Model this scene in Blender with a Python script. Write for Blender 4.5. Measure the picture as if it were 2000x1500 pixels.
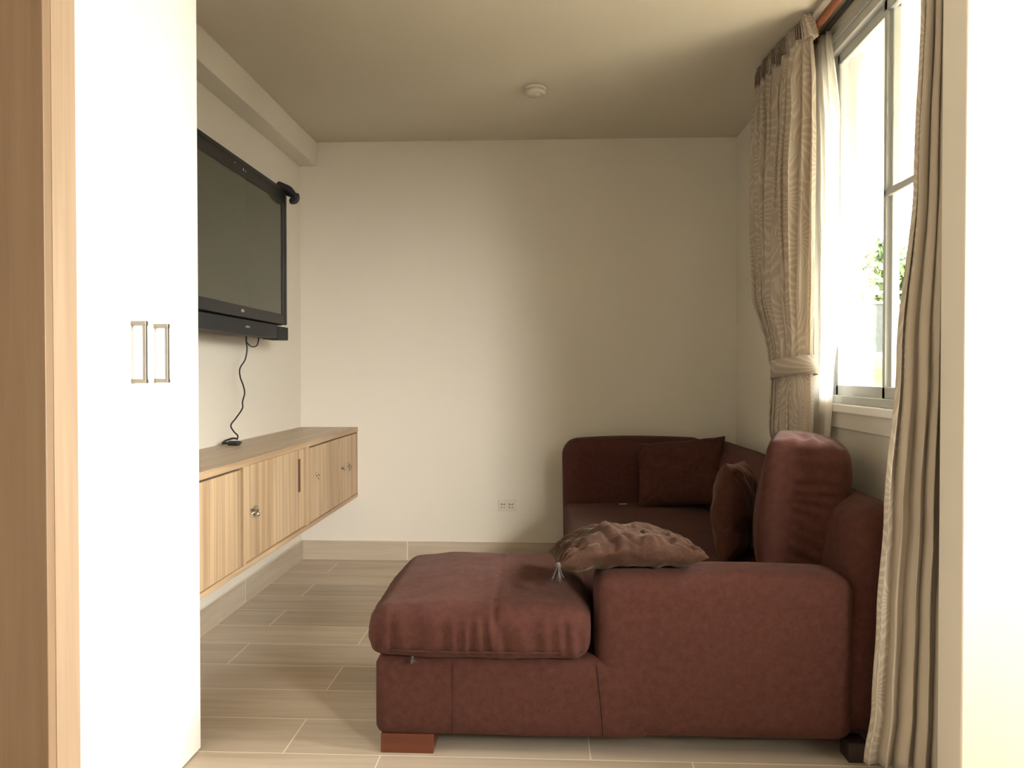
import bpy, bmesh, math, random
from mathutils import Vector, Matrix, Euler, noise
random.seed(4)
for o in list(bpy.data.objects): bpy.data.objects.remove(o)
S = bpy.context.scene
C = S.collection
PI = math.pi

# ---------------------------------------------------------------- camera
cd = bpy.data.cameras.new('camera'); cam = bpy.data.objects.new('camera', cd); C.objects.link(cam)
cd.sensor_fit = 'HORIZONTAL'; cd.sensor_width = 36.0; cd.lens = 36.0 * 1500 / 2000
cd.clip_start = 0.02; cd.clip_end = 200
cam.location = (0, 0, 1.11)
cam.rotation_euler = (math.radians(90 - 0.84), 0, math.radians(2.557))
S.camera = cam

# ---------------------------------------------------------------- view, world, lights
S.view_settings.view_transform = 'Standard'; S.view_settings.look = 'None'
S.view_settings.gamma = 1; S.view_settings.use_curve_mapping = False
S.view_settings.exposure = 0.6
W = bpy.data.worlds.new('overcast_sky'); S.world = W; W.use_nodes = True
wn = W.node_tree; bg = wn.nodes['Background']
bg.inputs[0].default_value = (1.0, 0.985, 0.955, 1)
# overcast sky: brighter towards the zenith
w_tc = wn.nodes.new('ShaderNodeTexCoord'); w_sp = wn.nodes.new('ShaderNodeSeparateXYZ'); w_mr = wn.nodes.new('ShaderNodeMapRange')
wn.links.new(w_tc.outputs['Generated'], w_sp.inputs[0]); wn.links.new(w_sp.outputs[2], w_mr.inputs[0])
w_mr.inputs[1].default_value = 0.03; w_mr.inputs[2].default_value = 0.55; w_mr.inputs[3].default_value = 6.0; w_mr.inputs[4].default_value = 46.0
wn.links.new(w_mr.outputs[0], bg.inputs[1])

def area(name, loc, target, sx, sy, power, col):
    d = bpy.data.lights.new(name, 'AREA'); d.shape = 'RECTANGLE'; d.size = sx; d.size_y = sy
    d.energy = power; d.color = col
    o = bpy.data.objects.new(name, d); C.objects.link(o); o.location = loc
    o.rotation_euler = (Vector(target) - Vector(loc)).to_track_quat('-Z', 'Y').to_euler()
    return o
# added lamps standing in for daylight from the unseen hall around the camera
area('fill_hall_side', (2.42, 1.62, 1.15), (0.0, 1.62, 0.9), 0.45, 2.0, 85, (1.0, 0.965, 0.90))  # added area lamp facing the wardrobe, stands in for unseen hall daylight
a2 = area('fill_back_wall_beam', (2.42, -0.85, 2.15), (-1.05, 4.5, 0.45), 0.9, 0.9, 15, (1.0, 0.97, 0.92)); a2.data.spread = math.radians(36)  # added narrow beam, shaped to brighten the lower left of the back wall
area('fill_hall_rear', (0.3, -1.9, 1.4), (0.2, 2, 1.2), 2.2, 1.6, 0.7, (1.0, 0.95, 0.87))  # added weak fill from behind the camera
# sky light at the living room window
pl = area('daylight_window', (1.26, 2.565, 1.68), (0.0, 2.565, 1.68), 0.99, 1.37, 10, (1, 1, 1)); pl.data.cycles.is_portal = True

# ---------------------------------------------------------------- material helpers
def new_mat(name):
    m = bpy.data.materials.new(name); m.use_nodes = True
    nt = m.node_tree; b = nt.nodes['Principled BSDF']
    return m, nt, b
def N(nt, t, **k):
    n = nt.nodes.new(t)
    for a, v in k.items():
        if a.startswith('i_'): n.inputs[a[2:].replace('_', ' ')].default_value = v
        else: setattr(n, a, v)
    return n
def lk(nt, a, b): nt.links.new(a, b)
def ramp(nt, fac, stops):
    r = N(nt, 'ShaderNodeValToRGB'); e = r.color_ramp.elements
    e[0].position, e[0].color = stops[0][0], (*stops[0][1], 1)
    e[1].position, e[1].color = stops[-1][0], (*stops[-1][1], 1)
    for p, c in stops[1:-1]:
        x = e.new(p); x.color = (*c, 1)
    lk(nt, fac, r.inputs[0]); return r.outputs[0]
def coords(nt, kind='pos', scale=(1, 1, 1), loc=(0, 0, 0)):
    if kind == 'pos': src = N(nt, 'ShaderNodeNewGeometry').outputs['Position']
    else: src = N(nt, 'ShaderNodeTexCoord').outputs['UV' if kind == 'uv' else 'Object']
    mp = N(nt, 'ShaderNodeMapping'); mp.inputs['Scale'].default_value = scale; mp.inputs['Location'].default_value = loc
    lk(nt, src, mp.inputs[0]); return mp.outputs[0]
def bump(nt, b, h, strength, dist=0.01):
    u = N(nt, 'ShaderNodeBump'); u.inputs['Strength'].default_value = strength; u.inputs['Distance'].default_value = dist
    lk(nt, h, u.inputs['Height']); lk(nt, u.outputs[0], b.inputs['Normal'])
def simple(name, col, rough=0.5, metal=0.0, var=0.04, scale=30):
    m, nt, b = new_mat(name)
    n = N(nt, 'ShaderNodeTexNoise'); n.inputs['Scale'].default_value = scale
    lk(nt, coords(nt, 'obj'), n.inputs['Vector'])
    c0 = tuple(max(0, x * (1 - var)) for x in col); c1 = tuple(min(1, x * (1 + var)) for x in col)
    lk(nt, ramp(nt, n.outputs[0], [(0.3, c0), (0.7, c1)]), b.inputs['Base Color'])
    b.inputs['Roughness'].default_value = rough; b.inputs['Metallic'].default_value = metal
    return m

def plaster(name, col):
    m, nt, b = new_mat(name)
    n = N(nt, 'ShaderNodeTexNoise'); n.inputs['Scale'].default_value = 1.3; n.inputs['Detail'].default_value = 3
    lk(nt, coords(nt), n.inputs['Vector'])
    lk(nt, ramp(nt, n.outputs[0], [(0.3, tuple(x * 0.975 for x in col)), (0.7, col)]), b.inputs['Base Color'])
    n2 = N(nt, 'ShaderNodeTexNoise'); n2.inputs['Scale'].default_value = 160
    lk(nt, coords(nt), n2.inputs['Vector']); bump(nt, b, n2.outputs[0], 0.06, 0.002)
    b.inputs['Roughness'].default_value = 0.75; b.inputs['Specular IOR Level'].default_value = 0.25
    return m

def wood(name, dark, light, grain, scale=1.0, slat=None, rough=0.45):
    """grain: axis along which the fibres run (0,1,2); slat = (axis, pitch) for shallow grooves"""
    m, nt, b = new_mat(name)
    sc = [38 * scale] * 3; sc[grain] = 1.4 * scale
    n = N(nt, 'ShaderNodeTexNoise'); n.inputs['Scale'].default_value = 1; n.inputs['Detail'].default_value = 5; n.inputs['Distortion'].default_value = 0.35
    lk(nt, coords(nt, 'pos', tuple(sc)), n.inputs['Vector'])
    sc2 = [9 * scale] * 3; sc2[grain] = 0.5 * scale
    n2 = N(nt, 'ShaderNodeTexNoise'); n2.inputs['Scale'].default_value = 1; n2.inputs['Detail'].default_value = 2
    lk(nt, coords(nt, 'pos', tuple(sc2)), n2.inputs['Vector'])
    mx = N(nt, 'ShaderNodeMath', operation='MULTIPLY_ADD'); mx.inputs[1].default_value = 0.6
    ad = N(nt, 'ShaderNodeMath', operation='MULTIPLY'); ad.inputs[1].default_value = 0.4
    lk(nt, n2.outputs[0], ad.inputs[0]); lk(nt, n.outputs[0], mx.inputs[0]); lk(nt, ad.outputs[0], mx.inputs[2])
    mid = tuple((a + c) / 2 for a, c in zip(dark, light))
    col = ramp(nt, mx.outputs[0], [(0.36, dark), (0.5, mid), (0.64, light)])
    h = n.outputs[0]
    if slat:
        ax, pitch = slat
        sep = N(nt, 'ShaderNodeSeparateXYZ'); lk(nt, coords(nt), sep.inputs[0])
        dv = N(nt, 'ShaderNodeMath', operation='DIVIDE'); dv.inputs[1].default_value = pitch; lk(nt, sep.outputs[ax], dv.inputs[0])
        fl = N(nt, 'ShaderNodeMath', operation='FLOOR'); lk(nt, dv.outputs[0], fl.inputs[0])
        wn_ = N(nt, 'ShaderNodeTexWhiteNoise', noise_dimensions='1D'); lk(nt, fl.outputs[0], wn_.inputs['W'])
        fr = N(nt, 'ShaderNodeMath', operation='FRACT'); lk(nt, dv.outputs[0], fr.inputs[0])
        hs = N(nt, 'ShaderNodeHueSaturation'); lk(nt, col, hs.inputs['Color'])
        mr = N(nt, 'ShaderNodeMapRange'); mr.inputs[3].default_value = 0.93; mr.inputs[4].default_value = 1.06
        lk(nt, wn_.outputs[0], mr.inputs[0]); lk(nt, mr.outputs[0], hs.inputs['Value'])
        gt = N(nt, 'ShaderNodeMath', operation='GREATER_THAN'); gt.inputs[1].default_value = 0.06; lk(nt, fr.outputs[0], gt.inputs[0])
        mm = N(nt, 'ShaderNodeMix', data_type='RGBA'); mm.inputs[6].default_value = (*[x * 0.80 for x in dark], 1)
        lk(nt, gt.outputs[0], mm.inputs[0]); lk(nt, hs.outputs[0], mm.inputs[7]); col = mm.outputs[2]
    lk(nt, col, b.inputs['Base Color']); bump(nt, b, h, 0.12, 0.002)
    b.inputs['Roughness'].default_value = rough
    return m

def tile(name, x0, y0, w=0.895, rh=0.2222, mortar=0.0022, plane='floor', gx=0):
    m, nt, b = new_mat(name)
    if plane == 'floor': v = coords(nt, 'pos', (1, 1, 1), (-x0, -y0, 0))
    else:
        sep = N(nt, 'ShaderNodeSeparateXYZ'); lk(nt, coords(nt), sep.inputs[0])
        cm = N(nt, 'ShaderNodeCombineXYZ')
        lk(nt, sep.outputs[gx], cm.inputs[0]); lk(nt, sep.outputs[2], cm.inputs[1])
        mp = N(nt, 'ShaderNodeMapping'); mp.inputs['Location'].default_value = (-x0, -y0, 0); lk(nt, cm.outputs[0], mp.inputs[0]); v = mp.outputs[0]
    br = N(nt, 'ShaderNodeTexBrick'); br.offset = 0.5; br.offset_frequency = 2
    for k, val in (('Scale', 1), ('Mortar Size', mortar), ('Mortar Smooth', 0.1), ('Bias', 0), ('Brick Width', w), ('Row Height', rh)): br.inputs[k].default_value = val
    br.inputs['Color1'].default_value = (0, 0, 0, 1); br.inputs['Color2'].default_value = (1, 1, 1, 1); br.inputs['Mortar'].default_value = (0.5, 0.5, 0.5, 1)
    lk(nt, v, br.inputs['Vector'])
    sc = [22, 22, 22]; sc[gx] = 1.6
    n = N(nt, 'ShaderNodeTexNoise'); n.inputs['Scale'].default_value = 1; n.inputs['Detail'].default_value = 6; n.inputs['Distortion'].default_value = 0.8
    sep2 = N(nt, 'ShaderNodeVectorMath', operation='MULTIPLY_ADD')       # shift the grain from tile to tile
    sep2.inputs[1].default_value = (7, 7, 7); lk(nt, br.outputs[0], sep2.inputs[0]); lk(nt, coords(nt, 'pos', tuple(sc)), sep2.inputs[2])
    lk(nt, sep2.outputs[0], n.inputs['Vector'])
    col = ramp(nt, n.outputs[0], [(0.28, (0.445, 0.365, 0.275)), (0.5, (0.52, 0.435, 0.335)), (0.72, (0.59, 0.50, 0.395))])
    hs = N(nt, 'ShaderNodeHueSaturation'); lk(nt, col, hs.inputs['Color'])
    mr = N(nt, 'ShaderNodeMapRange'); mr.inputs[3].default_value = 0.88; mr.inputs[4].default_value = 1.1
    lk(nt, br.outputs[0], mr.inputs[0]); lk(nt, mr.outputs[0], hs.inputs['Value'])
    mm = N(nt, 'ShaderNodeMix', data_type='RGBA'); mm.inputs[7].default_value = (0.82, 0.72, 0.60, 1)
    lk(nt, br.outputs['Fac'], mm.inputs[0]); lk(nt, hs.outputs[0], mm.inputs[6]); lk(nt, mm.outputs[2], b.inputs['Base Color'])
    inv = N(nt, 'ShaderNodeMath', operation='SUBTRACT'); inv.inputs[0].default_value = 1; lk(nt, br.outputs['Fac'], inv.inputs[1])
    bump(nt, b, inv.outputs[0], 0.3, 0.002)
    b.inputs['Roughness'].default_value = 0.42; b.inputs['Specular IOR Level'].default_value = 0.4
    return m

def fabric(name, c0, c1, sheen=0.3, tint=(1, 0.8, 0.7), weave=900, rough=0.9, sheenr=0.5):
    m, nt, b = new_mat(name)
    n = N(nt, 'ShaderNodeTexNoise'); n.inputs['Scale'].default_value = 40; n.inputs['Detail'].default_value = 6; n.inputs['Roughness'].default_value = 0.7
    lk(nt, coords(nt, 'pos'), n.inputs['Vector'])
    w = N(nt, 'ShaderNodeTexNoise'); w.inputs['Scale'].default_value = 1; w.inputs['Detail'].default_value = 2
    lk(nt, coords(nt, 'pos', (weave, weave, weave * 0.12)), w.inputs['Vector'])
    mx = N(nt, 'ShaderNodeMath', operation='MULTIPLY_ADD'); mx.inputs[1].default_value = 0.35
    ad = N(nt, 'ShaderNodeMath', operation='MULTIPLY'); ad.inputs[1].default_value = 0.65
    lk(nt, n.outputs[0], ad.inputs[0]); lk(nt, w.outputs[0], mx.inputs[0]); lk(nt, ad.outputs[0], mx.inputs[2])
    lk(nt, ramp(nt, mx.outputs[0], [(0.35, c0), (0.65, c1)]), b.inputs['Base Color'])
    bump(nt, b, w.outputs[0], 0.25, 0.001)
    b.inputs['Roughness'].default_value = rough; b.inputs['Specular IOR Level'].default_value = 0.15
    b.inputs['Sheen Weight'].default_value = sheen; b.inputs['Sheen Tint'].default_value = (*tint, 1); b.inputs['Sheen Roughness'].default_value = sheenr
    return m

def curtain_mat(name, ground, motif, trans=0.3, pattern_to=None):
    """woven fabric with palm-leaf fans; pattern_to = UV u beyond which the plain lining shows"""
    m, nt, b = new_mat(name)
    uv = coords(nt, 'uv', (1, 1, 1))
    vo = N(nt, 'ShaderNodeTexVoronoi', voronoi_dimensions='2D'); vo.inputs['Scale'].default_value = 4.6; vo.inputs['Randomness'].default_value = 0.75
    lk(nt, uv, vo.inputs['Vector'])
    sc = N(nt, 'ShaderNodeVectorMath', operation='SUBTRACT'); lk(nt, uv, sc.inputs[0]); lk(nt, vo.outputs['Position'], sc.inputs[1])
    sp = N(nt, 'ShaderNodeSeparateXYZ'); lk(nt, sc.outputs[0], sp.inputs[0])
    at = N(nt, 'ShaderNodeMath', operation='ARCTAN2'); lk(nt, sp.outputs[1], at.inputs[0]); lk(nt, sp.outputs[0], at.inputs[1])
    ln = N(nt, 'ShaderNodeVectorMath', operation='LENGTH'); lk(nt, sc.outputs[0], ln.inputs[0])
    bend = N(nt, 'ShaderNodeMath', operation='MULTIPLY_ADD'); bend.inputs[1].default_value = 4.0   # leaves curl outwards
    lk(nt, ln.outputs['Value'], bend.inputs[0]); lk(nt, at.outputs[0], bend.inputs[2])
    ml = N(nt, 'ShaderNodeMath', operation='MULTIPLY'); ml.inputs[1].default_value = 24; lk(nt, bend.outputs[0], ml.inputs[0])
    sn = N(nt, 'ShaderNodeMath', operation='SINE'); lk(nt, ml.outputs[0], sn.inputs[0])
    mr = N(nt, 'ShaderNodeMapRange'); mr.inputs[1].default_value = 0.0; mr.inputs[2].default_value = 0.6; lk(nt, sn.outputs[0], mr.inputs[0])
    fac = mr.outputs[0]
    if pattern_to is not None:
        su = N(nt, 'ShaderNodeSeparateXYZ'); lk(nt, uv, su.inputs[0])
        lt = N(nt, 'ShaderNodeMath', operation='LESS_THAN'); lt.inputs[1].default_value = pattern_to; lk(nt, su.outputs[0], lt.inputs[0])
        mu = N(nt, 'ShaderNodeMath', operation='MULTIPLY'); lk(nt, fac, mu.inputs[0]); lk(nt, lt.outputs[0], mu.inputs[1]); fac = mu.outputs[0]
    mm = N(nt, 'ShaderNodeMix', data_type='RGBA'); mm.inputs[6].default_value = (*ground, 1); mm.inputs[7].default_value = (*motif, 1)
    lk(nt, fac, mm.inputs[0]); lk(nt, mm.outputs[2], b.inputs['Base Color'])
    b.inputs['Roughness'].default_value = 0.7; b.inputs['Sheen Weight'].default_value = 0.2; b.inputs['Specular IOR Level'].default_value = 0.2
    bump(nt, b, fac, 0.25, 0.002)
    tr = N(nt, 'ShaderNodeBsdfTranslucent'); lk(nt, mm.outputs[2], tr.inputs[0])
    ms = N(nt, 'ShaderNodeMixShader'); ms.inputs[0].default_value = trans
    out = nt.nodes['Material Output']
    lk(nt, b.outputs[0], ms.inputs[1]); lk(nt, tr.outputs[0], ms.inputs[2]); lk(nt, ms.outputs[0], out.inputs[0])
    return m

def sheer_mat(name, col, alpha, trans):
    m, nt, b = new_mat(name)
    n = N(nt, 'ShaderNodeTexNoise'); n.inputs['Scale'].default_value = 300; lk(nt, coords(nt, 'uv'), n.inputs['Vector'])
    lk(nt, ramp(nt, n.outputs[0], [(0.3, tuple(x * 0.94 for x in col)), (0.7, col)]), b.inputs['Base Color'])
    b.inputs['Roughness'].default_value = 0.8; b.inputs['Alpha'].default_value = alpha
    tr = N(nt, 'ShaderNodeBsdfTranslucent'); tr.inputs[0].default_value = (*col, 1)
    ms = N(nt, 'ShaderNodeMixShader'); ms.inputs[0].default_value = trans
    lk(nt, b.outputs[0], ms.inputs[1]); lk(nt, tr.outputs[0], ms.inputs[2]); lk(nt, ms.outputs[0], nt.nodes['Material Output'].inputs[0])
    return m

def glass_mat(name):
    m, nt, b = new_mat(name)
    t = N(nt, 'ShaderNodeBsdfTransparent'); t.inputs[0].default_value = (0.97, 0.985, 0.975, 1)
    g = N(nt, 'ShaderNodeBsdfGlossy'); g.inputs['Roughness'].default_value = 0.02
    lw = N(nt, 'ShaderNodeLayerWeight'); lw.inputs[0].default_value = 0.5
    fr = N(nt, 'ShaderNodeMath', operation='POWER'); fr.inputs[1].default_value = 4; lk(nt, lw.outputs['Facing'], fr.inputs[0])
    ms = N(nt, 'ShaderNodeMixShader'); lk(nt, fr.outputs[0], ms.inputs[0]); lk(nt, t.outputs[0], ms.inputs[1]); lk(nt, g.outputs[0], ms.inputs[2])
    lk(nt, ms.outputs[0], nt.nodes['Material Output'].inputs[0]); return m

M = {}
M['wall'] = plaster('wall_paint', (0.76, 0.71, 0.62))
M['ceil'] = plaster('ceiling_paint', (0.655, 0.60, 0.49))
M['white'] = simple('white_lacquer', (0.90, 0.885, 0.83), 0.35, var=0.01)
M['floor'] = tile('wood_look_tile', -0.3195, -0.029)
M['floorh'] = tile('wood_look_tile_hall', -0.48, -0.029)
M['baseb'] = tile('skirting_tile_back', 0.03, 0.0, w=1.7, rh=0.1145, plane='wall', gx=0)
M['basel'] = tile('skirting_tile_left', 3.18, 0.0, w=0.895, rh=0.1145, plane='wall', gx=1)
OD, OL = (0.36, 0.235, 0.130), (0.60, 0.435, 0.270)
M['oakz'] = wood('oak_upright', OD, OL, 2, slat=(1, 0.041))
M['oakp'] = wood('oak_plain', OD, OL, 2)
M['oaky'] = wood('oak_lengthwise', OD, OL, 1)
M['oaktop'] = wood('oak_top', (0.33, 0.235, 0.145), (0.50, 0.375, 0.25), 1, rough=0.35)
M['slot'] = simple('dark_recess', (0.10, 0.045, 0.025), 0.7)
M['jamb'] = wood('jamb_veneer', (0.27, 0.175, 0.10), (0.33, 0.22, 0.135), 2, scale=1.6)
M['jamb2'] = wood('jamb_edge', (0.38, 0.27, 0.175), (0.46, 0.335, 0.225), 2, scale=1.6)
M['sofa'] = fabric('russet_upholstery', (0.053, 0.0185, 0.0130), (0.084, 0.031, 0.0235), sheen=0.05, tint=(1, .75, .65))
M['seam2'] = simple('piping_cord', (0.060, 0.022, 0.016), 0.9)
M['seam'] = simple('seam_thread', (0.045, 0.013, 0.010), 0.9)
M['velvet'] = fabric('brown_velvet', (0.036, 0.016, 0.010), (0.070, 0.035, 0.022), sheen=0.13, tint=(1, 0.92, 0.66), weave=400, sheenr=0.3)
M['velvetd'] = fabric('dark_velvet', (0.050, 0.018, 0.012), (0.080, 0.030, 0.020), sheen=0.15, tint=(1, 0.75, 0.6), weave=400, sheenr=0.35)
M['tassel'] = simple('tassel_thread', (0.07, 0.055, 0.05), 0.9, var=0.3, scale=200)
M['foot'] = wood('reddish_foot', (0.095, 0.024, 0.011), (0.14, 0.038, 0.017), 0, rough=0.35)
M['footd'] = simple('dark_foot', (0.03, 0.015, 0.012), 0.5)
M['blk'] = simple('black_plastic', (0.010, 0.011, 0.013), 0.42, var=0.1)
M['blkm'] = simple('matt_black_plastic', (0.016, 0.017, 0.020), 0.6, var=0.1)
M['grille'] = simple('speaker_mesh', (0.02, 0.02, 0.022), 0.8, var=0.8, scale=400)
m, nt, b = new_mat('plasma_glass'); b.inputs['Base Color'].default_value = (0.048, 0.048, 0.034, 1)
n_ = N(nt, 'ShaderNodeTexNoise'); n_.inputs['Scale'].default_value = 3
lk(nt, ramp(nt, n_.outputs[0], [(0.3, (0.066, 0.068, 0.046)), (0.7, (0.072, 0.074, 0.050))]), b.inputs['Base Color'])
b.inputs['Roughness'].default_value = 0.12; b.inputs['Specular IOR Level'].default_value = 0.5; M['screen'] = m
M['silver'] = simple('silver_print', (0.6, 0.6, 0.58), 0.35, 0.6)
M['chrome'] = simple('brushed_steel', (0.62, 0.58, 0.52), 0.25, 1.0)
M['steel'] = simple('handle_steel', (0.33, 0.30, 0.26), 0.35, 1.0)
M['alu'] = simple('aluminium_white', (0.50, 0.51, 0.49), 0.35, 0.0, var=0.02)
M['alud'] = simple('aluminium_grey', (0.30, 0.31, 0.30), 0.4, 0.2)
M['rod'] = wood('cherry_rod', (0.17, 0.052, 0.022), (0.25, 0.085, 0.036), 1, rough=0.25)
M['track'] = simple('dark_track', (0.05, 0.05, 0.045), 0.4, 0.3)
M['plast'] = simple('cream_plastic', (0.56, 0.52, 0.43), 0.4, var=0.02)
M['outlet'] = simple('outlet_plastic', (0.70, 0.65, 0.56), 0.4, var=0.02)
M['hole'] = simple('outlet_hole', (0.12, 0.10, 0.08), 0.6)
M['curt'] = curtain_mat('leaf_damask', (0.555, 0.475, 0.385), (0.67, 0.595, 0.50), 0.42)
M['curtn'] = curtain_mat('lined_curtain', (0.50, 0.435, 0.35), (0.62, 0.555, 0.46), 0.18, pattern_to=0.10)
M['sheer'] = sheer_mat('white_sheer', (0.95, 0.93, 0.89), 0.80, 0.72)
M['glass'] = glass_mat('window_glass')
M['stucco'] = plaster('outside_render', (0.86, 0.85, 0.82))
M['rail'] = simple('fence_paint', (0.05, 0.055, 0.06), 0.5)
m, nt, b = new_mat('lawn'); n_ = N(nt, 'ShaderNodeTexNoise'); n_.inputs['Scale'].default_value = 3; n_.inputs['Detail'].default_value = 6
lk(nt, coords(nt), n_.inputs['Vector']); lk(nt, ramp(nt, n_.outputs[0], [(0.3, (0.055, 0.085, 0.012)), (0.7, (0.085, 0.105, 0.02))]), b.inputs['Base Color']); b.inputs['Roughness'].default_value = 0.9; M['grass'] = m
m, nt, b = new_mat('foliage'); n_ = N(nt, 'ShaderNodeTexNoise'); n_.inputs['Scale'].default_value = 2.5; n_.inputs['Detail'].default_value = 5
lk(nt, coords(nt), n_.inputs['Vector']); lk(nt, ramp(nt, n_.outputs[0], [(0.35, (0.012, 0.030, 0.003)), (0.65, (0.055, 0.095, 0.010))]), b.inputs['Base Color']); b.inputs['Roughness'].default_value = 0.8; M['leaf'] = m
M['bark'] = simple('bark', (0.16, 0.12, 0.09), 0.9, var=0.3)

# ---------------------------------------------------------------- mesh helpers
def link(name, bm, mat, parent=None, smooth=False, loc=None, rot=None, bevel=0, seg=2):
    me = bpy.data.meshes.new(name); bm.normal_update(); bm.to_mesh(me); bm.free()
    o = bpy.data.objects.new(name, me); C.objects.link(o)
    mats = mat if isinstance(mat, (list, tuple)) else [mat]
    for mm in mats: me.materials.append(mm)
    if smooth:
        for p in me.polygons: p.use_smooth = True
    if parent: o.parent = parent
    if loc is not None: o.location = loc
    if rot is not None: o.rotation_euler = rot
    if bevel:
        md = o.modifiers.new('bevel', 'BEVEL'); md.width = bevel; md.segments = seg; md.limit_method = 'ANGLE'; md.harden_normals = False
    return o
def box(bm, x0, x1, y0, y1, z0, z1, mi=0):
    v = [bm.verts.new((x, y, z)) for x in (x0, x1) for y in (y0, y1) for z in (z0, z1)]
    for f in ((0, 1, 3, 2), (4, 6, 7, 5), (0, 4, 5, 1), (2, 3, 7, 6), (0, 2, 6, 4), (1, 5, 7, 3)):
        bm.faces.new([v[i] for i in f]).material_index = mi
    return bm
def B(*boxes):
    bm = bmesh.new()
    for q in boxes: box(bm, *q)
    bmesh.ops.recalc_face_normals(bm, faces=bm.faces); return bm
def tube(pts, r, n=8, bm=None, closed=False, caps=True):
    bm = bm or bmesh.new(); P = [Vector(p) for p in pts]; L = len(P); rings = []
    up = Vector((0, 0, 1)); prev = None
    for i, p in enumerate(P):
        if closed: t = P[(i + 1) % L] - P[i - 1]
        else: t = P[min(i + 1, L - 1)] - P[max(i - 1, 0)]
        t.normalize()
        a = prev - t * prev.dot(t) if prev is not None else (up.cross(t) if abs(t.dot(up)) < .95 else Vector((1, 0, 0)).cross(t))
        a.normalize(); prev = a; bb = t.cross(a)
        rr = r[i] if isinstance(r, (list, tuple)) else r
        rings.append([bm.verts.new(p + (a * math.cos(2 * PI * k / n) + bb * math.sin(2 * PI * k / n)) * rr) for k in range(n)])
    for i in range(L if closed else L - 1):
        A, D = rings[i], rings[(i + 1) % L]
        for k in range(n): bm.faces.new((A[k], A[(k + 1) % n], D[(k + 1) % n], D[k]))
    if caps and not closed:
        bm.faces.new(rings[0][::-1]); bm.faces.new(rings[-1])
    return bm
def spline(pts, n=10):
    P = [Vector(p) for p in pts]; P = [P[0]] + P + [P[-1]]; out = []
    for i in range(1, len(P) - 2):
        for k in range(n):
            t = k / n; a, b_, c, d = P[i - 1:i + 3]
            out.append(0.5 * ((2 * b_) + (c - a) * t + (2 * a - 5 * b_ + 4 * c - d) * t * t + (3 * b_ - a - 3 * c + d) * t ** 3))
    out.append(P[-2]); return out
def lathe(prof, n=32, bm=None, axis='z'):
    bm = bm or bmesh.new(); rings = []
    for r, z in prof:
        ring = []
        for k in range(n):
            a = 2 * PI * k / n
            p = (r * math.cos(a), r * math.sin(a), z) if axis == 'z' else (z, r * math.cos(a), r * math.sin(a))
            ring.append(bm.verts.new(p))
        rings.append(ring)
    for A, D in zip(rings, rings[1:]):
        for k in range(n): bm.faces.new((A[k], A[(k + 1) % n], D[(k + 1) % n], D[k]))
    bm.faces.new(rings[0][::-1]); bm.faces.new(rings[-1])
    bmesh.ops.recalc_face_normals(bm, faces=bm.faces); return bm
def softbox(h, r, res=0.02, puff=(0, 0, 0), fn=None, radii=None):
    """rounded, optionally puffed box centred on the origin; fn(p) gives a per-point offset"""
    bm = bmesh.new(); bmesh.ops.create_cube(bm, size=2.0)
    bm.verts.ensure_lookup_table()
    bm.free(); bm = bmesh.new()
    n = [max(4, int(2 * q / res)) for q in h]
    cache = {}
    def V(i, j, k):
        key = (i, j, k)
        if key not in cache:
            p = [(-1 + 2 * q / m_) * hh for q, m_, hh in zip(key, n, h)]
            cache[key] = bm.verts.new(p)
        return cache[key]
    for a in range(3):
        u, w = [q for q in range(3) if q != a]
        for side in (0, n[a]):
            for i in range(n[u]):
                for j in range(n[w]):
                    c = []
                    for di, dj in ((0, 0), (1, 0), (1, 1), (0, 1)):
                        key = [0, 0, 0]; key[a] = side; key[u] = i + di; key[w] = j + dj; c.append(V(*key))
                    bm.faces.new(c)
    bmesh.ops.recalc_face_normals(bm, faces=bm.faces)
    for v in bm.verts:
        p = v.co.copy()
        q = Vector([max(-(hh - r), min(hh - r, c)) for c, hh in zip(p, h)])
        d = p - q
        if d.length > 1e-9:
            s = max(abs(c) for c in d) / d.length     # keep faces spread evenly over the rounding
            d = d.normalized() * r
        p2 = q + d
        u = Vector([max(-1, min(1, c / hh)) for c, hh in zip(p2, h)])
        for a in range(3):
            o1, o2 = [k for k in range(3) if k != a]
            p2[a] += puff[a] * u[a] * (1 - u[o1] ** 2) * (1 - u[o2] ** 2)
        if fn: p2 = p2 + fn(p2, u)
        v.co = p2
    return bm
def fbm(p, s=1.0, seed=0): return noise.fractal(Vector(p) * s + Vector((seed, seed * 1.7, 0)), 1.2, 2.0, 2)

def thing(name, label, cat, loc=(0, 0, 0), rot=(0, 0, 0), group=None):
    o = bpy.data.objects.new(name, None); o.empty_display_size = 0.05; C.objects.link(o)
    o.location = loc; o.rotation_euler = rot; o['label'] = label; o['category'] = cat
    if group: o['group'] = group
    return o
def tag(o, label, cat, group=None):
    o['label'] = label; o['category'] = cat
    if group: o['group'] = group
    return o
def struct(name, bm, mat, parent=None, **k):
    o = link(name, bm, mat, parent, **k)
    if not parent: o['kind'] = 'structure'
    return o

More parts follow.
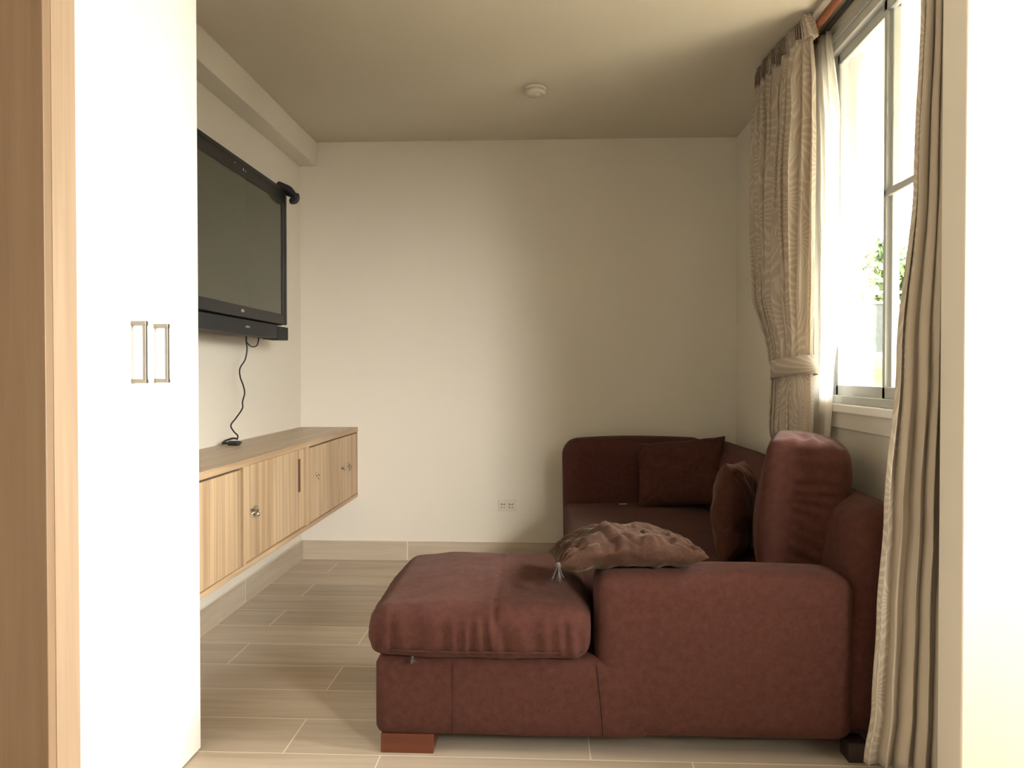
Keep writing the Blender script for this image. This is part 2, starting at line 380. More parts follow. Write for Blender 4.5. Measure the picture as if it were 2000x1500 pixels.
# ---------------------------------------------------------------- room
XL, XR, YB, H = -1.46, 1.10, 4.51, 2.472
struct('floor', B((-1.8, 2.6, 2.193, 4.66, -0.10, 0)), M['floor'])
struct('floor_hall', B((-1.8, 2.6, -2.1, 2.193, -0.10, 0)), M['floorh'])
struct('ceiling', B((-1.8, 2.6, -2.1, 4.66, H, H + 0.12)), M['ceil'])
struct('wall_back', B((-1.8, 1.35, YB, YB + 0.15, 0, H)), M['wall'])
struct('wall_left', B((XL - 0.15, XL, -2.0, YB, 0, H)), M['wall'])
WY0, WY1, WZ0, WZ1 = 2.07, 3.06, 0.995, 2.365
struct('wall_right', B((XR, XR + 0.13, 2.04, WY0, 0, H), (XR, XR + 0.13, WY1, YB, 0, H),
                       (XR, XR + 0.13, WY0, WY1, 0, WZ0), (XR, XR + 0.13, WY0, WY1, WZ1, H)), M['wall'])
struct('wall_partition', B((1.02, 2.6, 1.925, 2.04, 0, H)), M['wall'], bevel=0.004)
struct('wall_hall_rear', B((-1.6, 2.6, -2.15, -2.0, 0, H)), M['wall'])
struct('wall_hall_right', B((2.5, 2.6, -2.0, 1.925, 0, H)), M['wall'])
struct('trim_beam', B((XL, -1.357, 1.6, YB, 2.331, H)), M['wall'], bevel=0.003)
struct('baseboard_back', B((XL + 0.0, XR, YB - 0.012, YB, 0, 0.114)), M['baseb'], bevel=0.002)
bl = struct('baseboard_left', B((XL, XL + 0.012, 1.6, YB - 0.012, 0, 0.114)), M['basel'], bevel=0.002)
# small pale patch on the skirting tile
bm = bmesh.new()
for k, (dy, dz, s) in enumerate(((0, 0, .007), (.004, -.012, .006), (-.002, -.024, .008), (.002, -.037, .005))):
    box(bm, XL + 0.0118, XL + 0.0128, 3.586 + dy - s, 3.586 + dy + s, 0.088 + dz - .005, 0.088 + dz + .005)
g_ = link('grout_line', B((XL + .0118, XL + .0124, 3.343, 3.346, .002, .113)), M['plast'], bl)
o = link('pale_patch', bm, M['plast'], bl); o['label'] = 'small pale patch'
struct('baseboard_right', B((XR - 0.012, XR, 2.04, YB - 0.012, 0, 0.114)), M['basel'], bevel=0.002)

# window: frame, two sashes, glass, sill
w = struct('window_1', B((1.095, 1.20, WY1 - 0.022, WY1, WZ0, WZ1), (1.095, 1.20, WY0, WY0 + 0.022, WZ0, WZ1),
                         (1.095, 1.20, WY0, WY1, WZ1 - 0.035, WZ1), (1.095, 1.20, WY0, WY1, WZ0, WZ0 + 0.03)), M['alu'], bevel=0.003)
def sash(x, y0, y1, z0, z1, bar):
    q = [(x, x + 0.025, y0, y0 + 0.024, z0, z1), (x, x + 0.025, y1 - 0.024, y1, z0, z1), (x, x + 0.025, y0, y1, z0, z0 + 0.04), (x, x + 0.025, y0, y1, z1 - 0.04, z1)]
    if bar: q.append((x, x + 0.025, y0, y1, bar - 0.012, bar + 0.012))
    s = link('sash', B(*q), M['alu'], w, bevel=0.003)
    link('glass_pane', B((x + 0.010, x + 0.014, y0 + 0.02, y1 - 0.02, z0 + 0.02, z1 - 0.02)), M['glass'], s)
    link('gasket', B((x - 0.003, x + 0.003, y0 + 0.024, y0 + 0.028, z0 + .04, z1 - .04), (x - 0.003, x + 0.003, y1 - 0.028, y1 - 0.024, z0 + .04, z1 - .04), (x - 0.003, x + 0.003, y0 + .024, y1 - .03, z1 - .044, z1 - .04)), M['alud'], s)
    return s
sash(1.125, 2.56, 3.040, WZ0 + 0.028, WZ1 - 0.03, None)
sash(1.112, 2.095, 2.60, WZ0 + 0.028, WZ1 - 0.03, 1.70)
link('track_channel', B((1.140, 1.146, 2.590, 2.612, WZ0 + .03, WZ1 - .03)), M['alud'], w)
link('window_sill', B((1.070, 1.12, WY0 - 0.02, WY1 + 0.02, 0.965, 0.995)), M['white'], w, bevel=0.004)
link('apron', B((1.088, 1.10, WY0 - 0.02, WY1 + 0.01, 0.905, 0.965)), M['wall'], w, bevel=0.003)
link('head_casing', B((1.088, 1.10, WY0 - 0.02, WY1 + 0.01, WZ1, WZ1 + 0.03)), M['alu'], w, bevel=0.003)

# wooden door frame at the left edge
struct('trim_doorframe', B((-1.46, -0.98, 1.462, 1.487, 0, H)), M['jamb'], bevel=0.002)
struct('trim_doorframe_edge', B((-1.46, -0.9795, 1.487, 1.565, 0, H)), M['jamb2'], bevel=0.001)

# ---------------------------------------------------------------- wardrobe
wd = thing('wardrobe', 'tall white built-in wardrobe with two plain doors and slim steel handles', 'wardrobe', (-1.2, 1.9, 0))
def part(name, bm, mat, root, sub=None, **k):
    """bm is given in room coordinates; it hangs from root (or from root's part sub)"""
    bmesh.ops.translate(bm, verts=bm.verts, vec=-root.location)
    return link(name, bm, mat, sub or root, **k)
part('carcass', B((-1.455, -1.038, 1.567, 2.205, 0.0, H - 0.002)), M['white'], wd, bevel=0.002)
for y0, y1, hy in ((1.568, 1.9035, 1.848), (1.9045, 2.207, 1.958)):
    d = part('door', B((-1.0375, -1.018, y0, y1, 0.004, H - 0.004)), M['white'], wd, bevel=0.0008, seg=1)
    bm = bmesh.new()
    box(bm, -0.990, -0.982, hy - 0.0055, hy + 0.0055, 1.088, 1.232)
    box(bm, -1.018, -0.981, hy - 0.007, hy + 0.007, 1.084, 1.094); box(bm, -1.018, -0.981, hy - 0.007, hy + 0.007, 1.226, 1.237)
    hnd = part('handle', bm, M['steel'], wd, d, bevel=0.0015)
    hnd['label'] = 'brushed steel bar handle'

# ---------------------------------------------------------------- wall hung cabinet
CX = -1.118; cy0, cy1, cz0, cz1 = 2.215, YB - 0.002, 0.374, 0.788
cb = thing('wall_cabinet', 'long oak wall-hung cabinet with slatted doors below the television', 'cabinet', (-1.29, 3.4, cz0))
part('top_board', B((XL + 0.001, CX, cy0, cy1, cz1 - 0.026, cz1)), M['oaktop'], cb, bevel=0.002)
part('bottom_board', B((XL + 0.001, CX, cy0, cy1, cz0, cz0 + 0.020)), M['oaky'], cb, bevel=0.0015)
part('back_panel', B((XL + 0.001, XL + 0.012, cy0, cy1, cz0 + .02, cz1 - .026)), M['slot'], cb)
part('front_edge', B((CX - 0.001, CX + 0.0015, cy0, cy1, cz1 - 0.026, cz1 - 0.0005)), M['oaky'], cb)
def divider(a, b_): part('divider', B((XL + 0.012, CX - 0.001, a, b_, cz0 + .02, cz1 - .026)), M['oakp'], cb, bevel=0.001)
divider(cy1 - 0.012, cy1); divider(3.535, 3.580); divider(2.788, 2.812); divider(cy0, cy0 + 0.02)
zb, zt = cz0 + 0.023, cz1 - 0.030
def cab_door(a, b_, dx=0.0, m='oakz'):
    return part('door', B((CX - 0.022 - dx, CX - 0.003 - dx, a, b_, zb, zt - (0 if dx else .005))), M[m], cb, bevel=0.001)
def ring_knob(dr, y, z, r, label):
    bm = lathe([(r * .45, 0), (r * .45, .010), (r, .012), (r * 1.05, .016), (r * .95, .021), (r * .5, .023), (.0005, .0235)], 20, axis='x')
    bmesh.ops.translate(bm, verts=bm.verts, vec=(CX - .003, y, z))
    o = part('knob', bm, M['chrome'], cb, dr, smooth=True); o['label'] = label; return o
d1 = cab_door(2.24, 2.766)
d2 = cab_door(2.815, 3.531, 0.006)
d3 = cab_door(3.594, 4.098)
d4 = cab_door(4.118, cy1 - 0.016)

# upright slot pull in the sliding door
o = part('slot_pull', B((CX - 0.0092, CX - 0.0080, 3.440, 3.468, 0.565, 0.716)), M['slot'], cb, d2); o['label'] = 'dark recessed slot pull'
# hook latch with a ball on the sliding door
bm = B((CX - .009, CX - .004, 2.868, 2.915, 0.580, 0.592), (CX - .009, CX + .004, 2.905, 2.918, 0.574, 0.598))
tube(spline([(CX - .004, 2.87, .572), (CX + .004, 2.885, .578), (CX + .008, 2.905, .584), (CX + .006, 2.915, .576)]), 0.0028, 8, bm)
part('hook_latch', bm, M['chrome'], cb, d2, smooth=False, bevel=0.001)
bm = lathe([(.003, -.009), (.003, .002), (.008, .004), (.0105, .010), (.008, .017), (.0005, .019)], 16, axis='x')
bmesh.ops.translate(bm, verts=bm.verts, vec=(CX - .003, 2.905, 0.565))
part('latch_ball', bm, M['chrome'], cb, d2, smooth=True)
def bail(dr, y, z, s):
    bm = lathe([(.010 * s, 0), (.010 * s, .003), (.004 * s, .004), (.004 * s, .012), (.0005, .013)], 16, axis='x')
    bmesh.ops.translate(bm, verts=bm.verts, vec=(CX - .003, y, z))
    tube([(CX + .008, y + .013 * s * math.cos(t), z - .010 * s + .013 * s * math.sin(t)) for t in [2 * PI * k / 20 for k in range(20)]], .0022 * s, 6, bm, closed=True)
    o = part('ring_pull', bm, M['chrome'], cb, dr, smooth=True); o['label'] = 'small steel ring pull'
bail(d3, 3.703, .612, 1.0)
ring_knob(d4, 4.156, .586, .011, 'small round steel knob')
bail(d4, 4.309, .586, 1.5)

# ---------------------------------------------------------------- television
TX = -1.30
tv = thing('television', 'black flat wall-mounted television with a speaker bar under its screen', 'television', (-1.36, 3.2, 1.65), (0, 0, math.radians(0)))
ty0, ty1 = 2.58, 3.800
part('housing', B((TX - .085, TX - .012, ty0 + .01, ty1 - .006, 1.345, 2.012)), M['blkm'], tv, bevel=0.012, seg=3)
part('wall_bracket', B((XL + .003, TX - .08, 2.95, 3.45, 1.5, 1.85)), M['blkm'], tv, bevel=0.003)
part('bezel', B((TX - .014, TX, ty0, ty1, 1.952, 2.022), (TX - .014, TX, ty0, ty1, 1.348, 1.398), (TX - .014, TX, ty0, ty0 + .05, 1.398, 1.952), (TX - .014, TX, ty1 - .052, ty1, 1.398, 1.952)), M['blk'], tv, bevel=0.002)
part('inner_rim', B((TX, TX + .003, ty1 - .024, ty1 - .004, 1.352, 2.018), (TX, TX + .003, ty0, ty1 - .024, 2.002, 2.018), (TX, TX + .003, ty0, ty1 - .024, 1.349, 1.356)), M['blk'], tv, bevel=0.001)
part('screen', B((TX - .012, TX - .006, ty0 + .045, ty1 - .048, 1.393, 1.957)), M['screen'], tv)
sp = part('speaker_bar', B((TX - .075, TX + .004, ty0, 3.655, 1.276, 1.340)), M['blkm'], tv, bevel=0.004)
part('speaker_end', B((TX - .075, TX + .006, 3.660, ty1 + .006, 1.272, 1.336)), M['grille'], tv, bevel=0.004)
bm = bmesh.new()
for k, (a, h_) in enumerate(((0, .010), (.011, .014), (.024, .009))): box(bm, TX + .0002, TX + .0008, 3.225 + a, 3.233 + a, 1.376 - h_ / 2, 1.376 + h_ / 2)
part('bezel_logo', bm, M['silver'], tv)
bm = bmesh.new()
for k in range(4): box(bm, TX + .0042, TX + .0047, 3.262 + k * .012, 3.269 + k * .012, 1.306, 1.315 if k % 2 else 1.312)
part('speaker_logo', bm, M['silver'], tv, sp)
for y0_, y1_, z0_, z1_ in ((3.16, 3.168, 1.985, 1.990), (3.25, 3.262, 1.978, 1.986), (3.275, 3.283, 1.978, 1.984)):
    part('indicator_mark', B((TX + .0002, TX + .0008, y0_, y1_, z0_, z1_)), M['silver'], tv)

# dark hooded clip over the far upper corner of the television
def clipf(p, u): return Vector((0.010 * fbm(p, 14, 3), 0.008 * fbm(p, 14, 8), 0.010 * fbm(p, 12, 5) - 0.020 * max(0, u.x) ** 2))
bm = softbox((.052, .040, .014), .012, .008, (0, 0, .006), clipf)
t = link('corner_hood', bm, M['blkm'], None, smooth=True, loc=(TX + .012, 3.792, 2.018), rot=(math.radians(-8), math.radians(22), math.radians(10)))
bm = softbox((.018, .032, .022), .014, .008, (0, 0, .004), lambda p, u: Vector((.006 * fbm(p, 18, 1), 0, .010 * u.x)))
bmesh.ops.translate(bm, verts=bm.verts, vec=(.042, .010, -.022))
link('hood_flap', bm, M['blkm'], t, smooth=True)
tag(t, 'small black hooded attachment over the far upper corner of the television', 'attachment')

# cord hanging from the television, plug lying on the cabinet
cz = cz1
cordpts = [(-1.375, 3.47, 1.285), (-1.378, 3.475, 1.255), (-1.385, 3.500, 1.215), (-1.392, 3.495, 1.170), (-1.400, 3.455, 1.130), (-1.405, 3.470, 1.090), (-1.405, 3.505, 1.050),
           (-1.405, 3.520, 1.015), (-1.405, 3.495, .975), (-1.400, 3.480, .945), (-1.405, 3.420, .905), (-1.410, 3.375, .875), (-1.405, 3.395, .845), (-1.398, 3.420, .825), (-1.395, 3.405, .808)]
pc = thing('power_cord', 'thin black cord hanging from the television to a plug on the cabinet', 'cord', (-1.40, 3.38, cz))
part('cable', tube(spline(cordpts, 8), 0.0034, 8), M['blk'], pc, smooth=True)
part('cable_loop', tube(spline([(-1.378, 3.478, 1.250), (-1.372, 3.52, 1.232), (-1.362, 3.565, 1.240), (-1.360, 3.585, 1.285)], 8), 0.0028, 8), M['blk'], pc, smooth=True)
part('coiled_lead', tube(spline([(-1.395, 3.405, .812), (-1.41, 3.38, .815), (-1.43, 3.345, .803), (-1.425, 3.33, .796), (-1.395, 3.37, .800), (-1.375, 3.40, .797), (-1.37, 3.36, .796), (-1.40, 3.33, .798), (-1.43, 3.35, .806), (-1.405, 3.40, .815)], 8), 0.0042, 8), M['blk'], pc, smooth=True)
bm = softbox((.026, .014, .010), .006, .006); bmesh.ops.translate(bm, verts=bm.verts, vec=(-1.385, 3.345, cz + .0102))
pg = part('plug', bm, M['blk'], pc, smooth=True)
part('plug_pin', tube([(-1.412, 3.345, cz + .010), (-1.442, 3.343, cz + .008)], .003, 8), M['silver'], pc, pg)

# ---------------------------------------------------------------- ceiling detector, outlet
bm = lathe([(.055, 0), (.055, -.010), (.050, -.013), (.047, -.013), (.047, -.017), (.050, -.019), (.049, -.030), (.043, -.036), (.0005, -.037)], 40)
dt = thing('smoke_detector', 'round cream smoke detector on the ceiling', 'smoke detector', (-.055, 3.69, H))
link('housing', bm, M['plast'], dt, smooth=True)
link('test_button', lathe([(.010, -.036), (.010, -.039), (.0005, -.0395)], 20), M['outlet'], dt, smooth=True, loc=(.012, -.01, 0))

ol = thing('wall_outlet', 'small double power outlet low on the back wall beside the sofa', 'power outlet', (-.230, YB, .329))
link('cover_plate', B((-.053, .053, -.007, 0, -.033, .033)), M['outlet'], ol, bevel=0.002)
for sx in (-.024, .024):
    s_ = link('socket', B((sx - .020, sx + .020, -.0095, -.006, -.020, .020)), M['outlet'], ol, bevel=0.0015)
    bm = B((sx - .013, sx - .008, -.0098, -.0094, .000, .013), (sx + .006, sx + .011, -.0098, -.0094, .002, .012), (sx - .003, sx + .003, -.0098, -.0094, .004, .009),
           (sx - .011, sx - .005, -.0098, -.0094, -.014, -.008), (sx + .004, sx + .012, -.0098, -.0094, -.013, -.009))
    link('socket_slots', bm, M['hole'], s_)

def tassel(parent, loc, down, r=.006, l=.035, seed=1):
    rnd = random.Random(seed); bm = bmesh.new(); d = Vector(down).normalized()
    a = d.orthogonal().normalized(); b_ = d.cross(a)
    for k in range(16):
        th = rnd.random() * 6.28; s = rnd.uniform(.3, 1.3)
        o1 = (a * math.cos(th) + b_ * math.sin(th))
        tube([d * 0, d * l * .35 + o1 * r * .8 * s, d * l * rnd.uniform(.7, 1.1) + o1 * r * 2.0 * s], [.0016, .0016, .0010], 5, bm)
    q = bmesh.ops.create_icosphere(bm, subdivisions=2, radius=r * 1.2)
    return link('tassel', bm, M['tassel'], parent, smooth=True, loc=loc)

# ---------------------------------------------------------------- sofa
sf = thing('corner_sofa', 'russet brown fabric corner sofa with a low chaise end and wooden foot', 'sofa', (.3, 3.3, 0))
def soft(name, c, h, r, root=sf, sub=None, mat='sofa', res=.022, puff=(0, 0, 0), fn=None):
    bm = softbox(h, r, res, puff, fn); bmesh.ops.translate(bm, verts=bm.verts, vec=c)
    return part(name, bm, M[mat], root, sub, smooth=True)
def span(x0, x1, y0, y1, z0, z1): return ((x0 + x1) / 2, (y0 + y1) / 2, (z0 + z1) / 2), ((x1 - x0) / 2, (y1 - y0) / 2, (z1 - z0) / 2)
FY = 2.205
# chaise base with slight sag and the base under the long seat
c, h = span(-.500, .30, FY, 2.86, .050, .283)
cbse = soft('chaise_base', c, h, .028, puff=(.004, .004, .0), fn=lambda p, u: Vector((0, .0015 * fbm(p, 6, 2), .0015 * fbm(p, 5, 4))))
c, h = span(.110, .93, 2.42, 4.44, .050, .300); soft('seat_base', c, h, .03)
# near armrest: upright block rising from the base
c, h = span(.143, .880, FY - .001, 2.40, .052, .527)
def armf(p, u): return Vector((.010 * (u.z < 0) * u.z * min(0, u.x), 0.003 * (1 - u.z ** 2), .0025 * fbm(p, 5, 6) + .004 * (1 - u.x ** 2)))
soft('armrest', c, h, .045, puff=(0, .006, .006), fn=armf)
# long back against the window wall, leaning outwards
c, h = span(.850, 1.035, FY + .012, 4.45, .060, .728)
def backf(p, u): return Vector((.028 * u.z + (.010 * max(0, u.z)), 0, .004 * fbm(p, 3, 9) - .05 * max(0, -u.y - .85) * max(0, u.z) * 2))
soft('backrest', c, h, .085, res=.028, puff=(.01, 0, .008), fn=backf)
# far end back
c, h = span(.088, .900, 4.18, 4.44, .060, .742)
soft('end_backrest', c, h, .085, res=.026, puff=(0, .01, .016), fn=lambda p, u: Vector((.012 * (1 - u.z) * .5 * (u.x < 0) , 0, .003 * fbm(p, 4, 3) - .012 * max(0, -u.x) ** 3)))
# seat cushion
c, h = span(.096, .860, 2.44, 4.20, .295, .405)
soft('seat_cushion', c, h, .045, res=.026, puff=(.008, 0, .022), fn=lambda p, u: Vector((.004 * fbm(p, 4, 1), 0, .006 * fbm(p, 3.5, 7))))
# chaise cushion with gathered front, and its welt
def chf(p, u):
    f = max(0, -u.y) ** 5
    fade = max(0, min(1, (.95 - u.z) / 1.2)) * max(0, min(1, (u.z + 1.0) / .35))
    g = math.sin(p.x * 120 + 2.6 * math.sin(p.x * 23 + .5) + 1.2 * p.z * 12) * (.5 + .5 * max(0, math.sin(p.x * 19 + 1.0)))
    gath = .0085 * g * f * fade
    gl = .004 * math.sin(p.y * 110 + 2 * math.sin(p.y * 17)) * max(0, -u.x) ** 8 * fade
    slump = -.010 * max(0, -u.y) ** 2 * max(0, u.z) - .010 * max(0, -u.x) ** 4 * max(0, u.z) - .016 * max(0, u.x - .5) * max(0, u.z)
    seam = -.0060 * math.exp(-((p.x - .050) / .0075) ** 2)
    soft_ = .0075 * fbm(p, 3.2, 3) + .0030 * fbm((p.x * 2.0, p.y, p.z), 7, 5)
    return Vector((.006 * u.z * (u.x < 0) + .004 * fbm(p, 5, 1) + gl, -gath + (-seam if u.y < -.8 else 0), slump + soft_ + (seam if u.z > .3 else 0)))
c, h = span(-.514, .125, 2.175, 2.830, .284, .448)
cc = soft('chaise_cushion', c, h, .052, res=.0075, puff=(.014, .014, .024), fn=chf)
def welt(x0, x1, y0, y1, z, r, rad=.06):
    pts = []
    for cx_, cy_, a0 in ((x1 - rad, y1 - rad, 0), (x0 + rad, y1 - rad, 90), (x0 + rad, y0 + rad, 180), (x1 - rad, y0 + rad, 270)):
        for k in range(7):
            a = math.radians(a0 + 15 * k); pts.append((cx_ + rad * math.cos(a), cy_ + rad * math.sin(a), z))
    return tube(pts, r, 6, closed=True)
wp = []
for q in [(-1 + 2 * k / 24, -1) for k in range(25)] + [(1, -1 + 2 * k / 24) for k in range(1, 25)] + [(1 - 2 * k / 24, 1) for k in range(1, 25)] + [(-1, 1 - 2 * k / 24) for k in range(1, 24)]:
    m_ = max(abs(q[0]), abs(q[1])); n_p = (abs(q[0]) ** 9 + abs(q[1]) ** 9) ** (1 / 9)
    ux, uy = q[0] / n_p, q[1] / n_p
    wp.append((c[0] + ux * (h[0] - .004 + .008 * (1 - uy * uy)), c[1] + uy * (h[1] - .004 + .008 * (1 - ux * ux)), .313))
part('piping', tube(wp, .0034, 6, closed=True), M['sofa'], sf, cc, smooth=True)
o = tassel(cc, Vector((-.385, 2.185, .290)) - sf.location, (.3, -.4, -1), r=.004, l=.016, seed=5); o['label'] = 'small pale thread tuft'
# stitched seams on the front of base and arm
part('seam', tube([(-.269, FY - .0035, .270 - k * .02) for k in range(11)], .0016, 6), M['seam'], sf, cbse, smooth=True)
part('seam', tube(spline([(.146, FY - .004, .275), (.152, FY - .0045, .22), (.160, FY - .0045, .14), (.166, FY - .003, .065)]), .0018, 6), M['seam'], sf, cbse, smooth=True)
# feet
def foot(x0, x1, y0, y1, m, label=None):
    o = part('leg', B((x0, x1, y0, y1, 0.0, .056)), M[m], sf, bevel=0.002)
    if label: o['label'] = label
foot(-.483, -.328, FY + .004, FY + .13, 'foot', 'reddish wooden block foot')
foot(.860, .915, FY + .004, FY + .07, 'footd'); foot(-.483, -.40, 2.74, 2.83, 'foot'); foot(.13, .20, 4.32, 4.40, 'footd'); foot(.86, .93, 4.32, 4.40, 'footd')

# ---------------------------------------------------------------- cushions
def pillow(w, h, t, seed, wr=.006, n=46, droop=0.0, pinch=.10, sag=0.0, crease=0.0):
    bm = bmesh.new(); top = {}; bot = {}
    for i in range(n + 1):
        for j in range(n + 1):
            u = -1 + 2 * i / n; v = -1 + 2 * j / n
            k = pinch; x = w / 2 * u * (1 - k * (1 - u * u) * 0 - k * (1 - abs(u)) * 0) * (1 - k * (1 - v * v) * -0.0) 
            x = w / 2 * u * (1 - k * (1 - abs(v) ** 2.0) * abs(u) ** 3 * .6); y = h / 2 * v * (1 - k * (1 - abs(u) ** 2.0) * abs(v) ** 3 * .6)
            e = max(0, (1 - abs(u) ** 2.6) * (1 - abs(v) ** 2.6)) ** .5
            z = t / 2 * e
            edge = min(1, e * 3)
            f1 = wr * fbm((x, y * 1.6, 0), 9, seed) + wr * .45 * fbm((x * 1.5, y, 0), 17, seed + 3) - wr * crease * (max(0, .35 - abs(fbm((x * 1.2 + .4 * y, y, 0), 12, seed + 9))) ** 1.5) * 5
            # radiating folds from the corners
            f2 = wr * .6 * math.sin(math.atan2(1 - abs(v), 1 - abs(u) + .001) * 14 + seed) * (abs(u) * abs(v)) ** 1.5
            zz = droop * (u * u) - sag * max(0, -u - .15) ** 1.5
            if i in (0, n) or j in (0, n):
                vv = bm.verts.new((x, y, zz)); top[i, j] = vv; bot[i, j] = vv
            else:
                top[i, j] = bm.verts.new((x, y, zz + z + (f1 + f2) * edge))
                g1 = wr * fbm((x, y, 5), 11, seed + 7)
                bot[i, j] = bm.verts.new((x, y, zz - z - g1 * edge))
    for i in range(n):
        for j in range(n):
            bm.faces.new((top[i, j], top[i + 1, j], top[i + 1, j + 1], top[i, j + 1]))
            bm.faces.new((bot[i, j], bot[i, j + 1], bot[i + 1, j + 1], bot[i + 1, j]))
    bmesh.ops.recalc_face_normals(bm, faces=bm.faces); return bm
# flat velvet cushion lying over the near arm
t = link('velvet_cushion', pillow(.435, .40, .118, 5, .020, 100, droop=-.010, sag=.045, crease=.35), M['velvet'], None, smooth=True, loc=(.238, 2.390, .575), rot=(math.radians(-7), math.radians(2), math.radians(3)))
tag(t, 'crumpled brown velvet cushion lying flat across the near armrest', 'cushion')
o = tassel(t, (-.214, -.192, -.045), (-.05, -.35, -1), seed=3, r=.008, l=.042); o['label'] = 'small grey thread tassel'
# small velvet pillow leaning on the block cushion
t = link('throw_pillow', pillow(.40, .37, .15, 9, .010, 60), M['velvetd'], None, smooth=True, loc=(.725, 2.975, .585), rot=(math.radians(90), math.radians(4), math.radians(66)))
tag(t, 'dark brown throw pillow standing on edge, seen side-on beside the block cushion', 'cushion')
# dark pillow in the far corner
t = link('throw_pillow', pillow(.47, .36, .15, 14, .009, 56), M['velvetd'], None, smooth=True, loc=(.70, 4.02, .590), rot=(math.radians(68), math.radians(-7), math.radians(-22)))
tag(t, 'dark brown square throw pillow propped in the far corner of the sofa', 'cushion')
o = tassel(t, (-.225, -.165, .0), (-1, -.1, -.3), seed=8, r=.005, l=.03)
# tall block-shaped loose back cushion
def bcf(p, u):
    side = max(0, -u.y) ** 2
    r = .0050 * math.sin(p.z * 150 + 5 * fbm((p.x, 0, p.z), 6, 2)) * max(0, fbm((p.x, 0, p.z), 5, 7) + .55) * side * (u.x > -.3)
    t_ = .0055 * math.sin(p.x * 110 + p.y * 20 + 4 * fbm(p, 6, 2)) * max(0, u.z) ** 4 * max(0, fbm(p, 5, 3) + .4)
    return Vector((.010 * fbm(p, 4, 2) + .012 * (1 - u.z ** 2) * u.x, -r + .006 * fbm(p, 5, 9), t_ + .006 * fbm(p, 5, 4) - .010 * max(0, u.x) ** 2 * max(0, u.z)))
bm = softbox((.120, .215, .230), .042, .009, (.014, .015, .012), bcf)
t = link('back_cushion', bm, M['sofa'], None, smooth=True, loc=(.874, 2.665, .662), rot=(0, math.radians(5.5), math.radians(-17)))
tag(t, 'tall thick russet back cushion standing upright behind the near armrest', 'cushion')
# scrap of white label by the corner pillow
t = link('paper_scrap', B((-.02, .02, -.006, .006, 0, .002)), M['plast'], None, loc=(.40, 4.02, .424), rot=(0, 0, .2))
tag(t, 'tiny white scrap on the sofa seat by the corner pillow', 'scrap')

# ---------------------------------------------------------------- curtain rods
rd = thing('curtain_rod', 'round reddish wooden curtain rod above the window', 'curtain rod', (1.02, 2.7, 2.415))
part('pole', tube([(1.020, 2.045, 2.418), (1.020, 3.50, 2.418)], .0165, 20), M['rod'], rd, smooth=True)
bm = lathe([(.0005, -.03), (.02, -.025), (.024, -.008), (.018, .0)], 20); bmesh.ops.rotate(bm, verts=bm.verts, cent=(0, 0, 0), matrix=Matrix.Rotation(PI / 2, 3, 'X')); bmesh.ops.translate(bm, verts=bm.verts, vec=(1.02, 3.50, 2.418))
part('finial', bm, M['rod'], rd, smooth=True)
for y in (3.075,):
    bk = part('bracket', B((1.03, 1.099, y - .012, y + .012, 2.405, 2.430)), M['rod'], rd, bevel=0.003)
    part('bracket_ring', tube([(1.020 + .021 * math.cos(a), y, 2.418 + .021 * math.sin(a)) for a in [2 * PI * k / 20 for k in range(20)]], .005, 8, closed=True), M['rod'], rd, bk, smooth=True)
rt = tag(link('curtain_rail', B((1.062, 1.080, 2.05, 3.20, 2.417, 2.432), (1.068, 1.099, 3.12, 3.14, 2.425, 2.431), (1.068, 1.099, 2.10, 2.12, 2.425, 2.431)), M['track'], None, bevel=0.002), 'thin dark curtain rail between the wooden rod and the window', 'curtain rail')

